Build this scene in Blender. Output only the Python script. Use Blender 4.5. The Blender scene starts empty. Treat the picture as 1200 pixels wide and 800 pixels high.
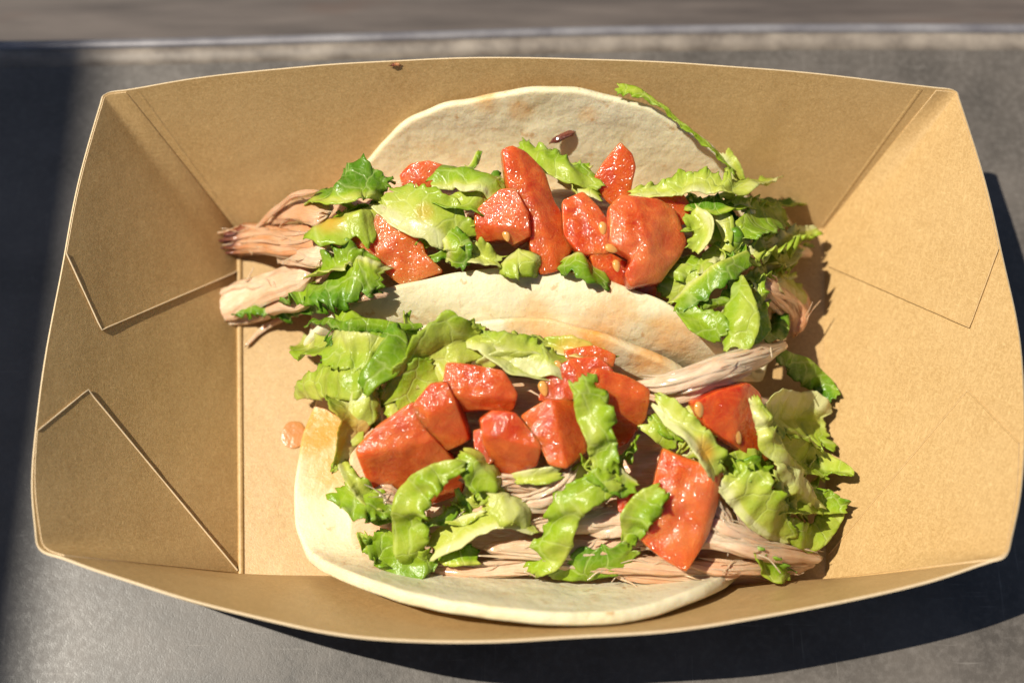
import bpy, math, random
import numpy as np
from mathutils import Vector, Matrix, noise as mn

# ------------------------------------------------------------------ camera, sky, sun, exposure
sc = bpy.context.scene
CM = 0.01
F_PX, TILT = 1600.0, 0.36                     # focal length in pixels of a 1200 px wide frame, tilt from straight down
CAM = np.array([0.0, -9.5, 28.5])             # cm
cd = bpy.data.cameras.new('camera'); cam = bpy.data.objects.new('camera', cd); sc.collection.objects.link(cam)
cam.location = Vector(CAM * CM); cam.rotation_euler = (TILT, 0, 0)
cd.sensor_width = 36; cd.lens = F_PX / 1200 * 36
cd.clip_start = 0.01; cd.clip_end = 50
cd.dof.use_dof = True; cd.dof.focus_distance = 0.278; cd.dof.aperture_fstop = 8.0
sc.camera = cam
SUN = Vector((-0.58, 0.09, 1.0)).normalized()  # towards the sun
w = bpy.data.worlds.new('World'); sc.world = w; w.use_nodes = True
wn = w.node_tree; bg = wn.nodes['Background']; sk = wn.nodes.new('ShaderNodeTexSky')
sk.sky_type = 'NISHITA'; sk.sun_disc = False
sk.sun_elevation = math.asin(SUN.z); sk.sun_rotation = math.atan2(SUN.x, SUN.y)
wn.links.new(sk.outputs[0], bg.inputs[0]); bg.inputs[1].default_value = 0.05
sd = bpy.data.lights.new('sun', 'SUN'); sd.energy = 5.0; sd.angle = math.radians(0.55); sd.color = (1, .94, .82)
so = bpy.data.objects.new('sun', sd); sc.collection.objects.link(so)
so.rotation_euler = SUN.to_track_quat('Z', 'Y').to_euler(); so.location = SUN * 2
sc.view_settings.view_transform = 'Standard'; sc.view_settings.look = 'None'
sc.view_settings.exposure = 0.33; sc.view_settings.gamma = 1.0; sc.view_settings.use_curve_mapping = False
sc.render.engine = 'CYCLES'
sc.cycles.use_denoising = True
sc.cycles.max_bounces = 8; sc.cycles.transparent_max_bounces = 8

# ------------------------------------------------------------------ helpers
_up = np.array([0, math.cos(TILT), math.sin(TILT)]); _fw = np.array([0, math.sin(TILT), -math.cos(TILT)]); _rt = np.array([1., 0, 0])
def ray(x, y): return (x - 600) / F_PX * _rt + (400 - y) / F_PX * _up + _fw
def at(x, y, z):                               # photo measurement -> point at height z (cm)
    d = ray(x, y); return CAM + d * ((z - CAM[2]) / d[2])
def nz(p, s=1.0, seed=0.0): return mn.noise(Vector((p[0] * s + seed * 7.31, p[1] * s - seed * 3.17, p[2] * s + seed * 1.7)))
def nv(p, s=1.0, seed=0.0):
    v = mn.noise_vector(Vector((p[0] * s + seed * 7.31, p[1] * s - seed * 3.17, p[2] * s + seed * 1.7))); return np.array(v)
def unit(v): return v / (np.linalg.norm(v) + 1e-12)
def smooth(a, b, x):
    t = min(1, max(0, (x - a) / (b - a))); return t * t * (3 - 2 * t)
def spline(P, n):
    P = np.asarray(P, float)
    if len(P) == 2: return P[0] + (P[1] - P[0]) * np.linspace(0, 1, n)[:, None]
    Q = np.vstack([2 * P[0] - P[1], P, 2 * P[-1] - P[-2]]); out = []
    for t in np.linspace(0, len(P) - 1 - 1e-9, n):
        i = int(t); u = t - i; a, b, c, d = Q[i:i + 4]
        out.append(.5 * (2 * b + (c - a) * u + (2 * a - 5 * b + 4 * c - d) * u * u + (3 * b - a - 3 * c + d) * u ** 3))
    return np.array(out)

def mesh_obj(name, V, Fs, mat, parent=None, label=None, cat=None, group=None, kind=None, uv=None, col=None, flat=False, origin=None):
    V = np.asarray(V, float) * CM
    if origin is None: origin = np.array([(V[:, 0].min() + V[:, 0].max()) / 2, (V[:, 1].min() + V[:, 1].max()) / 2, V[:, 2].min()])
    else: origin = np.asarray(origin, float) * CM
    me = bpy.data.meshes.new(name); me.from_pydata((V - origin).tolist(), [], Fs)
    o = bpy.data.objects.new(name, me); sc.collection.objects.link(o)
    o.location = origin
    if parent is not None:
        o.parent = parent; o.location = Vector(origin) - parent_loc(parent)
    me.materials.append(mat)
    if not flat: me.polygons.foreach_set('use_smooth', [True] * len(me.polygons))
    li = None
    if uv is not None or col is not None:
        li = np.zeros(len(me.loops), dtype=np.int32); me.loops.foreach_get('vertex_index', li)
    if uv is not None:
        ul = me.uv_layers.new(name='UVMap'); ul.data.foreach_set('uv', np.asarray(uv, np.float32)[li].ravel())
    if col is not None:
        c = np.ones((len(V), 4), np.float32); a = np.asarray(col, np.float32); c[:, :a.shape[1]] = a
        at_ = me.color_attributes.new('tone', 'FLOAT_COLOR', 'POINT'); at_.data.foreach_set('color', c.ravel())
    me.update()
    tag(o, label, cat, group, kind)
    return o
def parent_loc(p):
    l = p.location.copy()
    while p.parent is not None: p = p.parent; l += p.location
    return l
def tag(o, label=None, cat=None, group=None, kind=None):
    if label: o['label'] = label
    if cat: o['category'] = cat
    if group: o['group'] = group
    if kind: o['kind'] = kind
def empty(name, loc, label, cat, group=None):
    o = bpy.data.objects.new(name, None); sc.collection.objects.link(o); o.location = Vector(loc) * CM
    o.empty_display_size = 0.01; tag(o, label, cat, group); return o
def grid_faces(n, m, closed=False):
    f = []
    for i in range(n - 1):
        for j in range(m if closed else m - 1):
            k = (j + 1) % m
            f.append((i * m + j, i * m + k, (i + 1) * m + k, (i + 1) * m + j))
    return f

# ------------------------------------------------------------------ materials
class NT:
    def __init__(s, name):
        s.m = bpy.data.materials.new(name); s.m.use_nodes = True; s.t = s.m.node_tree; s.b = s.t.nodes['Principled BSDF']; s.out = s.t.nodes['Material Output']
    def n(s, typ, **kw):
        nd = s.t.nodes.new('ShaderNode' + typ)
        for k, v in kw.items():
            if k in nd.inputs.keys() if isinstance(k, str) else False: s.set(nd.inputs[k], v)
            else: setattr(nd, k, v)
        return nd
    def set(s, sock, v):
        if isinstance(v, bpy.types.NodeSocket): s.t.links.new(v, sock)
        else: sock.default_value = v
    def coord(s, kind='Object', scale=(1, 1, 1), rot=(0, 0, 0), vt='POINT'):
        c = s.n('TexCoord'); mp = s.n('Mapping', vector_type=vt); s.t.links.new(c.outputs[kind], mp.inputs[0])
        mp.inputs['Scale'].default_value = scale; mp.inputs['Rotation'].default_value = rot; return mp.outputs[0]
    def noise(s, vec, scale, detail=3, rough=.5, dist=0):
        nd = s.n('TexNoise'); s.t.links.new(vec, nd.inputs['Vector']); nd.inputs['Scale'].default_value = scale
        nd.inputs['Detail'].default_value = detail; nd.inputs['Roughness'].default_value = rough; nd.inputs['Distortion'].default_value = dist
        return nd.outputs['Fac']
    def ramp(s, fac, stops, interp='LINEAR'):
        r = s.n('ValToRGB'); r.color_ramp.interpolation = interp; e = r.color_ramp.elements
        while len(e) < len(stops): e.new(.5)
        for i, (p, c) in enumerate(stops):
            e[i].position = p; e[i].color = (c, c, c, 1) if isinstance(c, (int, float)) else (*c, 1)
        s.t.links.new(fac, r.inputs[0]); return r.outputs[0]
    def mix(s, fac, a, b, mode='MIX'):
        nd = s.n('Mix', data_type='RGBA', blend_type=mode); s.set(nd.inputs[0], fac)
        for i, v in ((6, a), (7, b)):
            if isinstance(v, bpy.types.NodeSocket): s.t.links.new(v, nd.inputs[i])
            else: nd.inputs[i].default_value = (v, v, v, 1) if isinstance(v, (int, float)) else (*v, 1)
        return nd.outputs[2]
    def math(s, op, a, b=0.0, c=None):
        nd = s.n('Math', operation=op); s.set(nd.inputs[0], a); s.set(nd.inputs[1], b)
        if c is not None: s.set(nd.inputs[2], c)
        return nd.outputs[0]
    def bump(s, h, dist, strength=1.0, normal=None):
        b = s.n('Bump'); s.t.links.new(h, b.inputs['Height']); b.inputs['Distance'].default_value = dist; s.set(b.inputs['Strength'], strength)
        if normal is not None: s.t.links.new(normal, b.inputs['Normal'])
        return b.outputs[0]
    def attr(s):
        a = s.n('Attribute', attribute_name='tone'); sp = s.n('SeparateColor'); s.t.links.new(a.outputs['Color'], sp.inputs[0]); return sp.outputs
    def p(s, **kw):
        for k, v in kw.items():
            nm = k.replace('_', ' ')
            if nm == 'Base Color' and not isinstance(v, bpy.types.NodeSocket): v = (*v, 1)
            s.set(s.b.inputs[nm], v)
        return s

def mat_kraft():
    t = NT('kraft_board'); v = t.coord()
    def fib(ang, sc_, sd_):
        vv = t.coord('Object', (5, 1, 1), (.3 * sd_, .45 * math.sin(ang * 3), ang), 'TEXTURE'); return t.noise(vv, sc_, 3, .6, .9)
    f1 = fib(.3, 2300, .1); f2 = fib(1.4, 2300, .7); f3 = fib(2.4, 2600, 1.3)
    fm = t.math('MAXIMUM', t.math('MAXIMUM', f1, f2), f3)
    spk = t.noise(v, 3500, 2, .6)
    big = t.noise(v, 45, 3, .6)
    c = t.mix(t.ramp(fm, [(.48, 0), (.8, 1)]), (.39, .238, .088), (.62, .415, .185))
    c = t.mix(t.ramp(spk, [(.66, 0), (.74, .55)]), c, (.26, .15, .06))
    c = t.mix(t.ramp(t.math('MINIMUM', f1, f2), [(.2, .5), (.33, 0)]), c, (.33, .2, .08))
    c = t.mix(t.ramp(big, [(.3, .0), (.75, .32)]), c, (.58, .40, .19))
    c = t.mix(t.ramp(t.noise(v, 31, 4, .6, .8), [(.56, 0), (.68, .42)]), c, (.34, .205, .075))
    h = t.math('ADD', t.math('MULTIPLY', fm, .7), t.math('MULTIPLY', spk, .5))
    nb = t.bump(h, .00011, .8)
    nb = t.bump(t.noise(v, 130, 3, .5), .0006, .35, nb)
    t.p(Base_Color=c, Roughness=t.math('MULTIPLY_ADD', fm, .2, .33), Normal=nb); t.b.inputs['Specular IOR Level'].default_value = .42
    return t.m
def mat_table():
    t = NT('grey_laminate'); v = t.coord()
    a = t.noise(v, 38, 5, .6); b = t.noise(v, 700, 4, .6); s = t.noise(t.coord('Object', (1, .06, 1), (0, 0, .5)), 900, 3, .6); s2 = t.noise(t.coord('Object', (.06, 1, 1), (0, 0, .3)), 1100, 3, .6)
    c = t.mix(t.ramp(a, [(.3, 0), (.7, 1)]), (.050, .043, .036), (.128, .110, .094))
    c = t.mix(t.ramp(b, [(.45, 0), (.8, .35)]), c, (.19, .167, .148))
    c = t.mix(t.ramp(t.math('MAXIMUM', s, s2), [(.66, 0), (.82, .4)]), c, (.27, .245, .22))
    fine = t.noise(v, 2600, 3, .6)
    nb = t.bump(t.math('ADD', fine, t.math('MULTIPLY', b, 1.2)), 0.00007, .4)
    t.p(Base_Color=c, Roughness=t.ramp(b, [(.3, .36), (.7, .52)]), Normal=nb); t.b.inputs['Specular IOR Level'].default_value = .5
    return t.m
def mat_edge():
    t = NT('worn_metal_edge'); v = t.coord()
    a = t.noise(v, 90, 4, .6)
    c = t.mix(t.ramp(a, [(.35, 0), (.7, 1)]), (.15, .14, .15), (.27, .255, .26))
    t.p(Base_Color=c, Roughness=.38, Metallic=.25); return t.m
def mat_edge_reflection():  # beige reflection along the table edge, put into the base colour
    t = NT('beige_edge_reflection'); v = t.coord()
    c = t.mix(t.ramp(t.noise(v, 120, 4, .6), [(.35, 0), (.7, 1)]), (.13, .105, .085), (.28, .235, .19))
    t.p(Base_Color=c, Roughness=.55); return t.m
def mat_wood():
    t = NT('weathered_wood'); v = t.coord('Object', (.09, 1, 1))
    g = t.noise(v, 260, 5, .62, .3); kn = t.noise(t.coord('Object', (.25, 1, 1)), 60, 3, .6)
    c = t.mix(t.ramp(g, [(.3, 0), (.7, 1)]), (.04, .03, .026), (.105, .083, .072))
    c = t.mix(t.ramp(kn, [(.58, 0), (.72, .7)]), c, (.085, .045, .03))
    t.p(Base_Color=c, Roughness=.7, Normal=t.bump(g, .0006, .6)); return t.m
def mat_tortilla():
    t = NT('flour_tortilla'); v = t.coord(); a = t.attr()
    big = t.noise(v, 95, 4, .6); spot = t.noise(v, 160, 2, .5, .4); fine = t.noise(v, 900, 4, .65); micro = t.noise(v, 2500, 3, .6)
    c = t.mix(t.ramp(big, [(.3, 0), (.7, 1)]), (.66, .575, .35), (.745, .672, .455))
    c = t.mix(t.ramp(spot, [(.60, 0), (.75, .55)]), c, (.60, .39, .15))
    c = t.mix(t.ramp(t.noise(v, 330, 3, .6), [(.63, 0), (.73, .7)]), c, (.50, .29, .11))
    gm = t.math('MULTIPLY', a['Green'], t.ramp(t.noise(v, 260, 4, .6), [(.2, .45), (.65, 1.25)]))
    c = t.mix(t.math('MINIMUM', gm, .9), c, (.68, .29, .04))
    c = t.mix(t.math('MULTIPLY', a['Red'], .8), c, (.55, .34, .14))
    vr = t.n('TexVoronoi', feature='F1'); t.t.links.new(v, vr.inputs['Vector']); vr.inputs['Scale'].default_value = 420
    blis = t.math('SUBTRACT', 1.0, vr.outputs['Distance'])
    h = t.math('ADD', t.math('MULTIPLY', fine, 1.0), t.math('MULTIPLY', micro, .35))
    nb = t.bump(h, .00028, .6); nb = t.bump(t.math('ADD', big, t.math('MULTIPLY', blis, .25)), .0011, .45, nb)
    t.p(Base_Color=c, Roughness=t.math('MULTIPLY_ADD', a['Green'], -.28, .55), Normal=nb)
    t.b.inputs['Subsurface Weight'].default_value = .35; t.b.inputs['Subsurface Radius'].default_value = (.0022, .0014, .0006); t.b.inputs['Subsurface Scale'].default_value = 1
    t.b.inputs['Specular IOR Level'].default_value = .35
    return t.m
def mat_lettuce():
    t = NT('lettuce_leaf'); a = t.attr(); uvn = t.n('TexCoord').outputs['UV']
    wv = t.n('TexNoise'); t.t.links.new(uvn, wv.inputs['Vector']); wv.inputs['Scale'].default_value = 2.2
    wm = t.n('VectorMath', operation='MULTIPLY_ADD'); t.t.links.new(wv.outputs['Color'], wm.inputs[0]); wm.inputs[1].default_value = (.35, .35, 0); t.t.links.new(uvn, wm.inputs[2])
    def vein(sc_, hi):
        vr = t.n('TexVoronoi', feature='DISTANCE_TO_EDGE'); t.t.links.new(wm.outputs[0], vr.inputs['Vector']); vr.inputs['Scale'].default_value = sc_
        return t.ramp(vr.outputs['Distance'], [(0, 1), (hi, 0)])
    v1 = vein(1.7, .05); v2 = vein(5.5, .12)
    blot = t.noise(t.coord(), 190, 5, .65)
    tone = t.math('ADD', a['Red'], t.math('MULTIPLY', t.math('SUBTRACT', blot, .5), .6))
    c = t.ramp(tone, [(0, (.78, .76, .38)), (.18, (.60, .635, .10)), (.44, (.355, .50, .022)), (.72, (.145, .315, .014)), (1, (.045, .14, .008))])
    vm = t.math('MAXIMUM', t.math('MULTIPLY', v1, .42), t.math('MULTIPLY', v2, .13))
    c = t.mix(vm, c, (.72, .78, .28))
    c = t.mix(t.math('MULTIPLY', a['Green'], t.ramp(blot, [(.3, .5), (.6, 1)])), c, (.74, .40, .05))
    fine = t.noise(t.coord(), 1400, 3, .6)
    h = t.math('ADD', t.math('MULTIPLY', v1, -.45), t.math('MULTIPLY', blot, 2.2))
    nb = t.bump(t.math('ADD', h, t.math('MULTIPLY', fine, .5)), .0003, .6)
    t.p(Base_Color=c, Roughness=.27, Normal=nb)
    t.b.inputs['Specular IOR Level'].default_value = .34; t.b.inputs['Coat Weight'].default_value = .04; t.b.inputs['Coat Roughness'].default_value = .12
    tr = t.n('BsdfTranslucent'); t.t.links.new(t.mix(.5, c, (1.0, .92, .22), 'MULTIPLY'), tr.inputs['Color']); t.t.links.new(nb, tr.inputs['Normal'])
    ms = t.n('MixShader'); ms.inputs[0].default_value = .38
    t.t.links.new(t.b.outputs[0], ms.inputs[1]); t.t.links.new(tr.outputs[0], ms.inputs[2]); t.t.links.new(ms.outputs[0], t.out.inputs[0])
    return t.m
def mat_tomato():
    t = NT('tomato_flesh'); v = t.coord(); a = t.attr()
    big = t.noise(v, 170, 5, .65, 1.2); cell = t.noise(v, 520, 4, .65, .8); fine = t.noise(v, 2100, 2, .6)
    flesh = t.mix(t.ramp(big, [(.3, 0), (.7, 1)]), (.43, .020, .003), (.68, .145, .02))
    flesh = t.mix(t.ramp(cell, [(.52, 0), (.78, .45)]), flesh, (.68, .20, .045))
    skin = t.mix(t.ramp(big, [(.3, 0), (.7, 1)]), (.38, .014, .002), (.50, .038, .003))
    c = t.mix(a['Red'], flesh, skin)
    c = t.mix(a['Green'], c, (.62, .15, .010))          # riper orange cut
    c = t.mix(t.math('MULTIPLY', a['Blue'], .75), c, (.70, .27, .09))  # pale core flesh
    nb = t.bump(t.math('ADD', cell, t.math('MULTIPLY', fine, .3)), .0006, t.math('MULTIPLY_ADD', a['Red'], -.4, .5))
    nb2 = t.bump(t.math('ADD', t.noise(v, 520, 3, .6), t.math('MULTIPLY', t.noise(v, 1500, 2, .6), .22)), .0012, .7)
    t.p(Base_Color=c, Roughness=.36, Normal=nb)
    b = t.b.inputs
    b['Subsurface Weight'].default_value = .9; b['Subsurface Radius'].default_value = (.0055, .0011, .0005); b['Subsurface Scale'].default_value = 1
    b['Coat Weight'].default_value = 1.0; b['Coat Roughness'].default_value = .1; t.t.links.new(nb2, b['Coat Normal'])
    b['Specular IOR Level'].default_value = .12
    return t.m
def mat_seed():
    t = NT('tomato_seed'); v = t.coord()
    c = t.mix(t.noise(v, 500, 3), (.62, .25, .05), (.70, .37, .10))
    t.p(Base_Color=c, Roughness=.12); b = t.b.inputs; b['Subsurface Weight'].default_value = .5; b['Subsurface Radius'].default_value = (.002, .001, .0004); b['Subsurface Scale'].default_value = 1
    b['Coat Weight'].default_value = 1; b['Coat Roughness'].default_value = .04; return t.m
def mat_pork():
    t = NT('pulled_pork'); a = t.attr(); uvn = t.coord('UV', (.5, 8, 1)); v = t.coord()
    fib = t.noise(uvn, 4.5, 5, .62, .35); big = t.noise(v, 260, 4, .6)
    pale = t.mix(t.ramp(fib, [(.3, 0), (.7, 1)]), (.67, .43, .265), (.86, .65, .45))
    pale = t.mix(t.ramp(big, [(.42, 0), (.72, .6)]), pale, (.62, .34, .17))
    c = t.mix(a['Green'], pale, t.mix(big, (.50, .16, .05), (.72, .36, .16)))     # smoked red-brown
    c = t.mix(a['Red'], c, t.mix(t.noise(v, 500, 3), (.03, .006, .003), (.26, .045, .012)))  # charred bark
    nb = t.bump(t.math('ADD', fib, t.math('MULTIPLY', t.noise(v, 800, 3), .35)), 0.00045, .65)
    t.p(Base_Color=c, Roughness=.34, Normal=nb); b = t.b.inputs
    b['Subsurface Weight'].default_value = .45; b['Subsurface Radius'].default_value = (.0016, .0008, .0005); b['Subsurface Scale'].default_value = 1
    b['Coat Weight'].default_value = .55; b['Coat Roughness'].default_value = .12; return t.m
def mat_sauce():
    t = NT('orange_sauce'); v = t.coord(); c = t.mix(t.noise(v, 400, 3), (.44, .165, .04), (.52, .235, .07))
    t.p(Base_Color=c, Roughness=.32, Normal=t.bump(t.noise(v, 600, 3), .0004, .6)); t.b.inputs['Coat Weight'].default_value = .2; return t.m
def mat_cut():
    t = NT('kraft_cut_edge'); c = t.mix(t.noise(t.coord(), 1500, 3), (.58, .42, .24), (.78, .62, .40)); t.p(Base_Color=c, Roughness=.7); return t.m
CUT = mat_cut()
KRAFT, TABLE, EDGE, EDGE_REFL, WOOD, TORT, LETT, TOM, SEED, PORK, SAUCE = (mat_kraft(), mat_table(), mat_edge(), mat_edge_reflection(), mat_wood(), mat_tortilla(), mat_lettuce(), mat_tomato(), mat_seed(), mat_pork(), mat_sauce())

# ------------------------------------------------------------------ the setting: table, its edge, boards beyond, an added shadow-casting box out of view to the left
def slab(x0, x1, y0, y1, z0, z1):
    V = [(x0, y0, z0), (x1, y0, z0), (x1, y1, z0), (x0, y1, z0), (x0, y0, z1), (x1, y0, z1), (x1, y1, z1), (x0, y1, z1)]
    return V, [(3, 2, 1, 0), (4, 5, 6, 7), (0, 1, 5, 4), (1, 2, 6, 5), (2, 3, 7, 6), (3, 0, 4, 7)]
V, Fs = slab(-130, 90, -50, 9.0, -2.6, 0)
table = mesh_obj('table', V, Fs, TABLE, label='dark grey mottled table top', kind='structure', flat=True)
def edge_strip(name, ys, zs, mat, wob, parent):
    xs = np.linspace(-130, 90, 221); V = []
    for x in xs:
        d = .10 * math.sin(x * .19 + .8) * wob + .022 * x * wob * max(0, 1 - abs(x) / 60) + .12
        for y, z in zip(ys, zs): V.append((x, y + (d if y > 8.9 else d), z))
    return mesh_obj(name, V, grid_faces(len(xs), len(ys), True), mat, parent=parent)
edge_strip('edge_reflection', [8.45, 8.8, 8.98, 8.8, 8.45], [.006, .012, .0, -.2, -.2], EDGE_REFL, .9, table)  # strip coloured beige to stand in for the reflection beside the trim
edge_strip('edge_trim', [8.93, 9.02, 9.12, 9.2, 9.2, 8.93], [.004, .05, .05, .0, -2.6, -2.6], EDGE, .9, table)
# weathered bench boards beyond the table
bench = empty('wooden_bench', (0, 16, -6), 'weathered grey brown wooden bench behind the table edge', 'bench')
for k in range(4):
    y0 = 9.6 + k * 6.2
    V, Fs = slab(-60, 60, y0, y0 + 5.95, -6 + .1 * (k % 2), -3.2 + .12 * (k % 2)); mesh_obj('plank', V, Fs, WOOD, parent=bench, flat=True)
for x in (-45, 45):
    V, Fs = slab(x - 3, x + 3, 10.5, 32, -45, -5.98); mesh_obj('leg', V, Fs, WOOD, parent=bench, flat=True)
# unseen box added left of view only to cast the dark shadow beside the tray
SX, SY = -SUN.x / SUN.z, -SUN.y / SUN.z
HB = 125.0; xb = -9.9 - SX * HB; yb = 9.2 - SY * HB
box = empty('shadow_caster_crate', (xb - 9, yb - 25, 0), 'unseen tall crate added left of the tray to cast a shadow on the table', 'shadow caster')
nb_ = 8
for k in range(nb_):
    z0 = .02 + k * HB / nb_; z1 = (k + 1) * HB / nb_ - (.25 if k < nb_ - 1 else 0)
    for (x0, x1, y0, y1) in ((xb - 1.5, xb, yb - 55, yb), (xb - 18, xb - 16.5, yb - 55, yb), (xb - 16.5, xb - 1.5, yb - 1.5, yb - .02), (xb - 16.5, xb - 1.5, yb - 54.98, yb - 53.5)):
        V, Fs = slab(x0, x1, y0, y1, z0, z1); mesh_obj('caster_board', V, Fs, WOOD, parent=box, flat=True)
for sx in (xb - 2.5, xb - 16.4):
    V, Fs = slab(sx, sx + .9, yb - 30, yb - 26, 0.01, HB - .3); mesh_obj('caster_batten', V, Fs, WOOD, parent=box, flat=True)

# ------------------------------------------------------------------ the kraft paper tray
ZT = 0.06
FL, FR, BL, BR = [at(x, y, ZT) for x, y in ((280, 673), (968, 680), (278, 272), (966, 268))]
RIM = {
 'back': [(148, 106, 3.3), (250, 90, 3.45), (420, 74, 3.6), (600, 68, 3.7), (780, 74, 3.65), (960, 88, 3.5), (1097, 104, 3.3)],
 'front': [(75, 652, 3.26), (130, 672, 3.32), (240, 706, 3.5), (380, 738, 3.65), (500, 750, 3.7), (640, 747, 3.72), (800, 735, 3.68), (960, 709, 3.6), (1080, 682, 3.5), (1160, 657, 3.42)],
 'left': [(75, 652, 3.26), (48, 642, 3.2), (42, 618, 3.24), (38, 565, 3.32), (43, 500, 3.4), (56, 400, 3.42), (77, 295, 3.4), (95, 205, 3.34), (117, 125, 3.26), (124, 110, 3.25), (148, 106, 3.3)],
 'right': [(1160, 657, 3.42), (1179, 650, 3.4), (1186, 628, 3.42), (1196, 570, 3.48), (1199, 490, 3.5), (1193, 390, 3.5), (1172, 290, 3.44), (1150, 200, 3.36), (1124, 120, 3.26), (1118, 107, 3.26), (1097, 104, 3.3)],
}
BASE = {'back': (BL, BR), 'front': (FL, FR), 'left': (FL, BL), 'right': (FR, BR)}
tray = empty('paper_food_tray', ((FL + FR + BL + BR) / 4) * [1, 1, 0], 'brown kraft paper food tray with folded corners holding two tacos', 'food tray')
class Wall:
    def __init__(s, side, nu=90, nvv=24):
        s.rim = spline([at(*p) for p in RIM[side]], nu); s.base = np.array([BASE[side][0] + (BASE[side][1] - BASE[side][0]) * t for t in np.linspace(0, 1, nu)])
        s.nu, s.nv = nu, nvv; mid = (FL + FR + BL + BR) / 4; s.G = np.zeros((nu, nvv, 3))
        for i in range(nu):
            for j in range(nvv):
                t = j / (nvv - 1); p = s.base[i] * (1 - t) + s.rim[i] * t
                out = unit((s.rim[i] - mid) * [1, 1, 0]); e = math.sin(math.pi * i / (nu - 1))
                p = p + out * (.10 * math.sin(math.pi * t) * e) + out * .03 * nz(p, .45, 3) * t
                p[2] += 0.0
                s.G[i, j] = p
    def pt(s, u, v):
        a = min(max(u, 0), 1) * (s.nu - 1); b = min(max(v, 0), 1) * (s.nv - 1); i = min(int(a), s.nu - 2); j = min(int(b), s.nv - 2); fa, fb = a - i, b - j
        G = s.G; return (G[i, j] * (1 - fa) + G[i + 1, j] * fa) * (1 - fb) + (G[i, j + 1] * (1 - fa) + G[i + 1, j + 1] * fa) * fb
    def nrm(s, u, v):
        e = .01; a = s.pt(u + e, v) - s.pt(u - e, v); b = s.pt(u, v + e) - s.pt(u, v - e); n = unit(np.cross(a, b))
        c = (FL + FR + BL + BR) / 4 + [0, 0, 3]; return n if np.dot(n, c - s.pt(u, v)) > 0 else -n
    def uv(s, px, py):
        q = s.G - CAM; z = q @ _fw; X = 600 + F_PX * (q @ _rt) / z; Y = 400 - F_PX * (q @ _up) / z
        k = np.argmin((X - px) ** 2 + (Y - py) ** 2); p = np.array([(k // s.nv) / (s.nu - 1), (k % s.nv) / (s.nv - 1)])
        def pr(w): q = s.pt(*w) - CAM; z = q @ _fw; return np.array([600 + F_PX * (q @ _rt) / z, 400 - F_PX * (q @ _up) / z])
        for _ in range(6):
            p = np.clip(p, .004, .996); e = .003; b = pr(p); J = np.stack([(pr(p + [e, 0]) - b) / e, (pr(p + [0, e]) - b) / e], 1)
            try: d = np.linalg.solve(J, np.array([px, py]) - b)
            except np.linalg.LinAlgError: break
            p = p + np.clip(d, -.05, .05)
        return np.clip(p, 0, 1)
WALL = {k: Wall(k) for k in RIM}
TH = .045
def shell(name, G, mat, parent, th=TH, wall=None, label=None):
    """closed sheet: G[n][m] points are the inner face, thickness goes along the given normals"""
    n, m = G.shape[:2]; N = np.zeros_like(G)
    du = np.gradient(G, axis=0); dv = np.gradient(G, axis=1); N = np.cross(du, dv); N /= np.linalg.norm(N, axis=2, keepdims=True) + 1e-12
    c = (FL + FR + BL + BR) / 4 + [0, 0, 3]
    if np.sum((c - G[n // 2, m // 2]) * N[n // 2, m // 2]) < 0: N = -N
    A = G.reshape(-1, 3); B = (G - N * th).reshape(-1, 3); k = n * m
    Fs = grid_faces(n, m); F2 = [tuple(x + k for x in f[::-1]) for f in Fs]
    def e(idx):
        return [(idx[i], idx[i + 1], idx[i + 1] + k, idx[i] + k) for i in range(len(idx) - 1)]
    S = e(list(range(m))) + e([(n - 1) * m + j for j in range(m)]) + e([i * m for i in range(n)]) + e([i * m + m - 1 for i in range(n)])
    o = mesh_obj(name, np.vstack([A, B]), Fs + F2 + S, mat, parent=parent, label=label)
    me = o.data; sm = [True] * (len(Fs) * 2) + [False] * len(S); me.polygons.foreach_set('use_smooth', sm)
    me.materials.append(CUT); me.polygons.foreach_set('material_index', [0] * (len(Fs) * 2) + [1] * len(S))
    import bmesh
    bm = bmesh.new(); bm.from_mesh(me); bmesh.ops.recalc_face_normals(bm, faces=bm.faces)
    for ed in bm.edges:
        if len(ed.link_faces) == 2 and ed.calc_face_angle(0) > .6: ed.smooth = False
    bm.to_mesh(me); bm.free()
    return o
for k in ('back', 'front', 'left', 'right'): shell('wall_panel', WALL[k].G, KRAFT, tray)
G = np.zeros((40, 28, 3))
for i in range(40):
    for j in range(28):
        a, b = i / 39, j / 27; p = (FL * (1 - a) + FR * a) * (1 - b) + (BL * (1 - a) + BR * a) * b
        p[2] = ZT + .0 + .02 * nz(p, .4, 5) * math.sin(math.pi * a) * math.sin(math.pi * b); G[i, j] = p
shell('floor_panel', G, KRAFT, tray)
def on_wall(W, px, py, lift): u, v = W.uv(px, py); return u, v
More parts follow.
